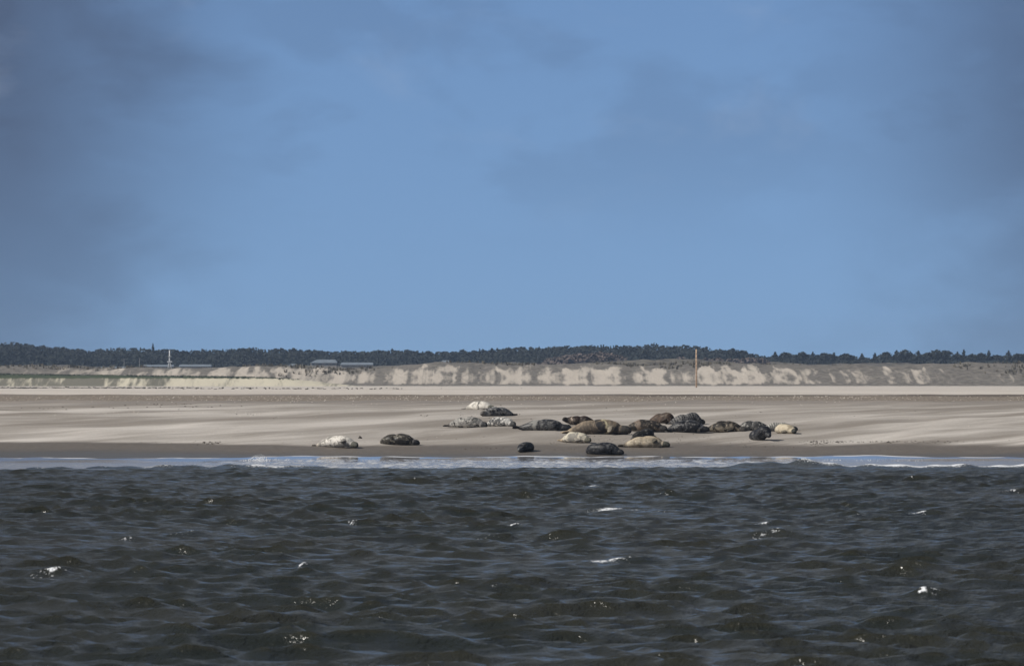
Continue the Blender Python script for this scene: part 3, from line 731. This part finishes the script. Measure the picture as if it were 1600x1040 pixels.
# ------------------------------------------------------------------ wood behind the dunes
m_leaf = plain("pine_needles", (.015, .020, .018), 1.0, .25, .12)
m_bare = plain("bare_twigs", (.105, .082, .072), .95, .3, .2)
def crown(V, F, x, y, z, h, wd, kind, rng):
    """one tree's foliage: leaf-clump faces spread through the crown"""
    n = 95 if kind != 'cone' else 110
    for q in range(n):
        f = rng.random()
        if kind == 'cone': rad = wd*.5*(1-f)**.85*(.75+.35*math.sin(f*26)); zz = z+h*(.1+.9*f)
        else: rad = wd*.5*math.sqrt(max(0, 1-(2*f-1)**2))*(.8+.3*rng.random()); zz = z+h*(.28+.72*f**.85)
        a = rng.uniform(0, 6.28); rr = rad*math.sqrt(rng.random())
        cx, cy = x+rr*math.cos(a), y+rr*math.sin(a)
        s = rng.uniform(.3, .85)*(1 if kind != 'cone' else .55+.5*(1-f))
        u = Vector((rng.gauss(0, 1), rng.gauss(0, 1), rng.gauss(0, .6))).normalized(); w_ = u.orthogonal().normalized()
        n0 = len(V); c = Vector((cx, cy, zz))
        V += [tuple(c-u*s*.6), tuple(c+w_*s*.8), tuple(c+u*s), tuple(c-w_*s*.7)]
        F.append((n0, n0+1, n0+2, n0+3))
    b = .12; n0 = len(V)
    V += [(x-b, y, z-1), (x+b, y, z-1), (x+b*.5, y, z+h*.8), (x-b*.5, y, z+h*.8)]; F.append((n0, n0+1, n0+2, n0+3))
    n0 = len(V)
    V += [(x, y-b, z-1), (x, y+b, z-1), (x, y+b*.5, z+h*.8), (x, y-b*.5, z+h*.8)]; F.append((n0, n0+1, n0+2, n0+3))
TOP_X = [-700, -100, 0, 30, 60, 100, 150, 175, 240, 290, 330, 370, 400, 450, 500, 560, 620, 680, 720, 760, 800, 850, 900, 940, 1000, 1020, 1080, 1120, 1160, 1190, 1250, 1300, 1340, 1380, 1420, 1460, 1500, 1550, 1600, 1700, 2300]
TOP_Y = [540, 534, 535, 534, 541, 543, 548, 543, 545, 548, 545, 543, 543, 545, 548, 548, 546, 550, 548, 546, 543, 542, 540, 538, 539, 537, 540, 545, 551, 556, 554, 555, 559, 557, 553, 556, 555, 556, 555, 552, 548]
def ztop(px, d): return CAM_H + (YH - float(np.interp(px, TOP_X, TOP_Y)))/FPX*d
rng = random.Random(77); V = []; F = []
for row, d0 in enumerate((1440, 1465, 1490, 1515, 1540)):
    px = -320.0
    while px < 1930:
        d = d0 + rng.uniform(-10, 10); x = (px-800)/FPX*d
        zt = ztop(px, 1500) - (4-row)*1.1 + rng.gauss(0, .28)
        zg = float(dune_z(np.array([x]), np.array([d]))[0]) - 1
        h = max(zt - zg, 3.2)
        crown(V, F, x, d, zt-h, h, rng.uniform(3.6, 6.2), 'round' if rng.random() < .8 else 'cone', rng)
        # understorey fills the edge of the wood
        if row < 2: crown(V, F, x+rng.uniform(-2, 2), d-6, zg, h*.62, 4.5, 'round', rng)
        px += rng.uniform(3.2, 6)
wood = mesh_np("wood", V, F, m_leaf, smooth=False); tag(wood, "dark pine wood running along the whole horizon behind the dunes", "wood", kind='stuff')
# hill that carries the wood
ds = np.linspace(1430, 1700, 14); us = np.linspace(-.26, .26, 260)
D_, U_ = np.meshgrid(ds, us, indexing='ij'); X_ = D_*U_
tz = CAM_H + (YH - np.interp(U_*FPX+800, TOP_X, TOP_Y))/FPX*1500
Z_ = np.interp(D_, [1430, 1460, 1520, 1700], [0, .5, .84, .6])*(tz-3) + 2
o = mesh_np("hill", np.stack([X_, D_, Z_], -1).reshape(-1, 3), grid_faces(14, 260), plain("forest_floor", (.035, .035, .025), .95, .3, .1)); tag(o, kind='structure')
# single trees whose tips stand out of the skyline
def single_tree(name, px, ty, wd, kind, label, d=1436, mat=None, cat='tree', group=None, dz=0):
    rng = random.Random(int(px*7)); V = []; F = []
    x = (px-800)/FPX*d; zt = CAM_H + (YH-ty)/FPX*d
    zg = float(dune_z(np.array([x]), np.array([d]))[0])
    h = zt-zg
    r = empty(name, (x, d, zg))
    crown(V, F, 0, 0, 0, h, wd, kind, rng)
    crown(V, F, 0, 0, 0, h*.97, wd*.8, kind, rng)
    nl = len(F)
    # the two flat trunk faces are replaced by a real trunk
    keep = [f for f in F if not (abs(V[f[0]][2]+1) < 1e-6 and abs(V[f[1]][2]+1) < 1e-6)]
    mesh_np("crown", V, keep, mat or m_leaf, r, smooth=False)
    mb = MB(); mb.tube([(0, 0, -.3), (.05, 0, h*.4), (0, .05, h*.9)], [.22, .15, .05], 7); mb.build("trunk", m_bark, r)
    tag(r, label, cat, group); return r
m_bark = plain("bark", (.05, .042, .035), .95)
for px, ty, wd, kind in ((1211, 549.5, 4.5, 'cone'), (1228, 551, 5, 'round'), (1253, 550.5, 4.6, 'round'), (1270, 549.5, 4, 'cone'), (1288, 552, 5, 'round'), (1303, 550.5, 3.4, 'cone'), (1323, 553, 5, 'round'), (1347, 552.5, 4, 'cone'),
        (1367, 551.5, 3.6, 'cone'), (1384, 550.5, 5, 'round'), (1401, 547, 5.5, 'cone'), (1415, 546.5, 6, 'round'), (1435, 547.5, 5, 'cone'), (1450, 551, 4.4, 'round'), (1463, 547, 5.2, 'round'), (1477, 548, 5.4, 'round'),
        (1496, 549, 4, 'cone'), (1506, 546.5, 4.6, 'cone'), (1519, 553, 4, 'cone'), (1533, 552, 4.6, 'round'), (1545, 547.5, 5.6, 'cone'), (1558, 555, 4.6, 'round'), (1576, 547.5, 6, 'cone'), (1590, 553, 4.4, 'round'), (1600, 553, 5, 'cone')):
    single_tree("conifer", px, ty, wd, kind, "dark conifer standing out in the broken right part of the wood's skyline", group='conifers on the right skyline', d=1436)
single_tree("pine_tree", 239, 536.5, 2.6, 'cone', "single slim tree rising above the left wood left of the white mast", d=1520)
single_tree("pine_tree", 1160, 548, 4.6, 'round', "round pine at the step where the high wood drops to the right", d=1440)
single_tree("pine_tree", 1145, 545, 4.6, 'round', "round pine just right of the marker pole, second from the step in the skyline", d=1440)
# leafless thicket, greyish purple
rng = random.Random(5); V = []; F = []
for _ in range(110):
    px = rng.choice([rng.gauss(890, 18), rng.gauss(940, 20), rng.gauss(905, 26), rng.uniform(1060, 1200)]); d = rng.uniform(1300, 1400)
    ht = np.interp(px, [850, 880, 915, 945, 980, 1060, 1200], [566, 557, 556, 552.5, 561, 559, 562])
    x = (px-800)/FPX*d; zt = CAM_H+(YH-ht)/FPX*d + rng.gauss(0, .35); h = rng.uniform(3, 5)
    crown(V, F, x, d, zt-h, h, rng.uniform(3, 5), 'round', rng)
o = mesh_np("thicket", V, F, m_bare, smooth=False); tag(o, "leafless greyish purple scrub in front of the wood", "scrub", kind='stuff')

# ------------------------------------------------------------------ marker pole, mast and houses
m_pole = plain("pole_wood", (.46, .33, .23), .8, .15, 2)
g = ground(1088, 605); 
r = empty("marker_pole", g)
hp = 59.5/FPX*g.y
mb = MB(); mb.tube([(0, 0, -.5), (.02, 0, hp*.5), (0, 0, hp)], [.135, .125, .11], 12); mb.build("pole", m_pole, r, True)
m_band = plain("weathered_band", (.36, .25, .17), .85)
for k in range(9):
    zc = hp*(.08+.1*k); mb = MB(); mb.tube([(.02*min(zc/hp*2, 2-zc/hp*2), 0, zc-.06), (.02*min(zc/hp*2, 2-zc/hp*2), 0, zc+.06)], .145, 12); mb.build("band", m_band, r)
tag(r, "tall orange brown wooden marker pole standing on the pale sand before the dunes", "pole")

m_white = plain("white_paint", (.62, .63, .64), .6, .08, 1); m_roof = plain("pale_roof", (.17, .20, .235), .5, .12, .6); m_wall = plain("pale_wall", (.40, .38, .36), .8, .12, 1)
m_glass, t, b = material("window_glass"); b.inputs['Base Color'].default_value = (.03, .035, .045, 1); b.inputs['Roughness'].default_value = .1
def at(px, py, d): return Vector(((px-800)/FPX*d, d, CAM_H+(YH-py)/FPX*d))
def house(name, px0, px1, ytop, ybase, d, label, gable=True, cat='house', flat=False, ridge=.5, nwin=4):
    k = d/FPX; w_ = (px1-px0)*k; h = (ybase-ytop)*k; c = at((px0+px1)/2, ybase, d)
    r = empty(name, c); e = h*(.45 if not flat else .72); dep = max(w_*.35, 5)
    mb = MB(); mb.box(-w_/2+.2, w_/2-.2, 0, dep, -2.5, e); wl = mb.build("wall", m_wall, r)
    mb = MB()
    if flat: mb.box(-w_/2, w_/2, -.3, dep+.3, e+.003, h)
    else:
        b0 = [(-w_/2, -.3, e+.003), (w_/2, -.3, e+.003), (w_/2, dep+.3, e+.003), (-w_/2, dep+.3, e+.003)]
        b1 = [(-w_/2*ridge-w_*.0, dep*.45, h), (w_/2*min(ridge+.35, .97), dep*.45, h), (w_/2*min(ridge+.35, .97), dep*.55, h), (-w_/2*ridge, dep*.55, h)]
        vs = [mb.bm.verts.new(p) for p in b0+b1]
        for f in ((3,2,1,0),(4,5,6,7),(0,1,5,4),(1,2,6,5),(2,3,7,6),(3,0,4,7)): mb.bm.faces.new([vs[i] for i in f])
    mb.build("roof", m_roof if not flat else m_white, r)
    for q in range(nwin):
        cx = -w_/2 + w_*(q+.5)/nwin; ww = min(w_/nwin*.3, 1.1)
        mb = MB(); mb.box(cx-ww, cx+ww, -.06, .02, e*.25, e*.8); f = mb.build("window", m_white, r)
        mb = MB(); mb.box(cx-ww+.1, cx+ww-.1, -.085, -.062, e*.25+.1, e*.8-.1); mb.build("pane", m_glass, f)
    tag(r, label, cat); return r
house("beach_house", 154, 197, 572.5, 577, 1250, "long low pale building at the far left of the three before the wood", ridge=.96, cat='building', nwin=6)
house("beach_house", 222, 271, 569.5, 575, 1250, "low pale building at the foot of the white mast", ridge=.96, cat='building', nwin=6)
house("beach_house", 279, 330, 569, 575, 1250, "long low pale building right of the white mast", ridge=.96, cat='building', nwin=7)
house("cottage", 451, 463, 568, 574, 1250, "small pale hut left of the big grey roof", nwin=2)
house("cottage", 484, 527, 561.5, 571, 1250, "house with a big pale grey sloping roof before the wood", nwin=4)
house("cottage", 531, 583, 566, 573, 1250, "long low grey roofed building right of the big grey roof", flat=False, cat='building', ridge=.9, nwin=6)
house("cottage", 688, 702, 562.5, 569, 1050, "little hut with a grey roof sitting on the dune top", cat='hut', nwin=2)
# mast
b0 = at(265, 574, 1240); hm = 27/FPX*1240
r = empty("mast", b0)
mb = MB(); mb.tube([(0, 0, -1.5), (0, 0, hm)], [.26, .16], 10); mb.build("pole", m_white, r, True)
mb = MB(); mb.box(-.7, .7, -.4, .4, hm*.30, hm*.38); mb.build("platform", m_white, r)
mb = MB(); mb.box(-.5, .5, -.3, .3, hm*.62, hm*.66); mb.build("platform", m_white, r)
for sx, sy in ((1, 1), (-1, 1), (1, -1), (-1, -1)):
    mb = MB(); mb.tube([(sx*.7, sy*.7, -1.5), (sx*.22, sy*.22, hm*.30)], .09, 6); mb.build("strut", m_white, r)
tag(r, "tall white mast with small platforms in front of the left wood", "mast")
m_greyp = plain("grey_pole", (.25, .25, .25), .7)
for px, ty, lb in ((194, 561, "thin grey pole at the right end of the leftmost low building"), (218, 560, "thin grey pole halfway between two low buildings left of the white mast")):
    b0 = at(px, 575, 1240); hh = (575-ty)/FPX*1240
    mb = MB(); mb.tube([(0, 0, -1), (0, 0, hh)], [.10, .07], 8); mb.box(-.3, .3, -.05, .05, hh, hh+.12)
    o = mb.build("lamp_post", m_greyp); o.location = b0; tag(o, lb, "pole")

# ------------------------------------------------------------------ haze
m_hz = bpy.data.materials.new("haze_air"); m_hz.use_nodes = True
t = NT(m_hz.node_tree); t.n.remove(t.n['Principled BSDF'])
pv = t.new('ShaderNodeVolumePrincipled'); pv.inputs['Color'].default_value = (.52, .69, .97, 1); pv.inputs['Density'].default_value = .00014; pv.inputs['Anisotropy'].default_value = 0.1
t.l.new(pv.outputs[0], t.n['Material Output'].inputs['Volume'])
mb = MB(); mb.box(-2600, 2600, -70, 1900, -4.2, 26); o = mb.build("haze", m_hz); tag(o, kind='stuff')
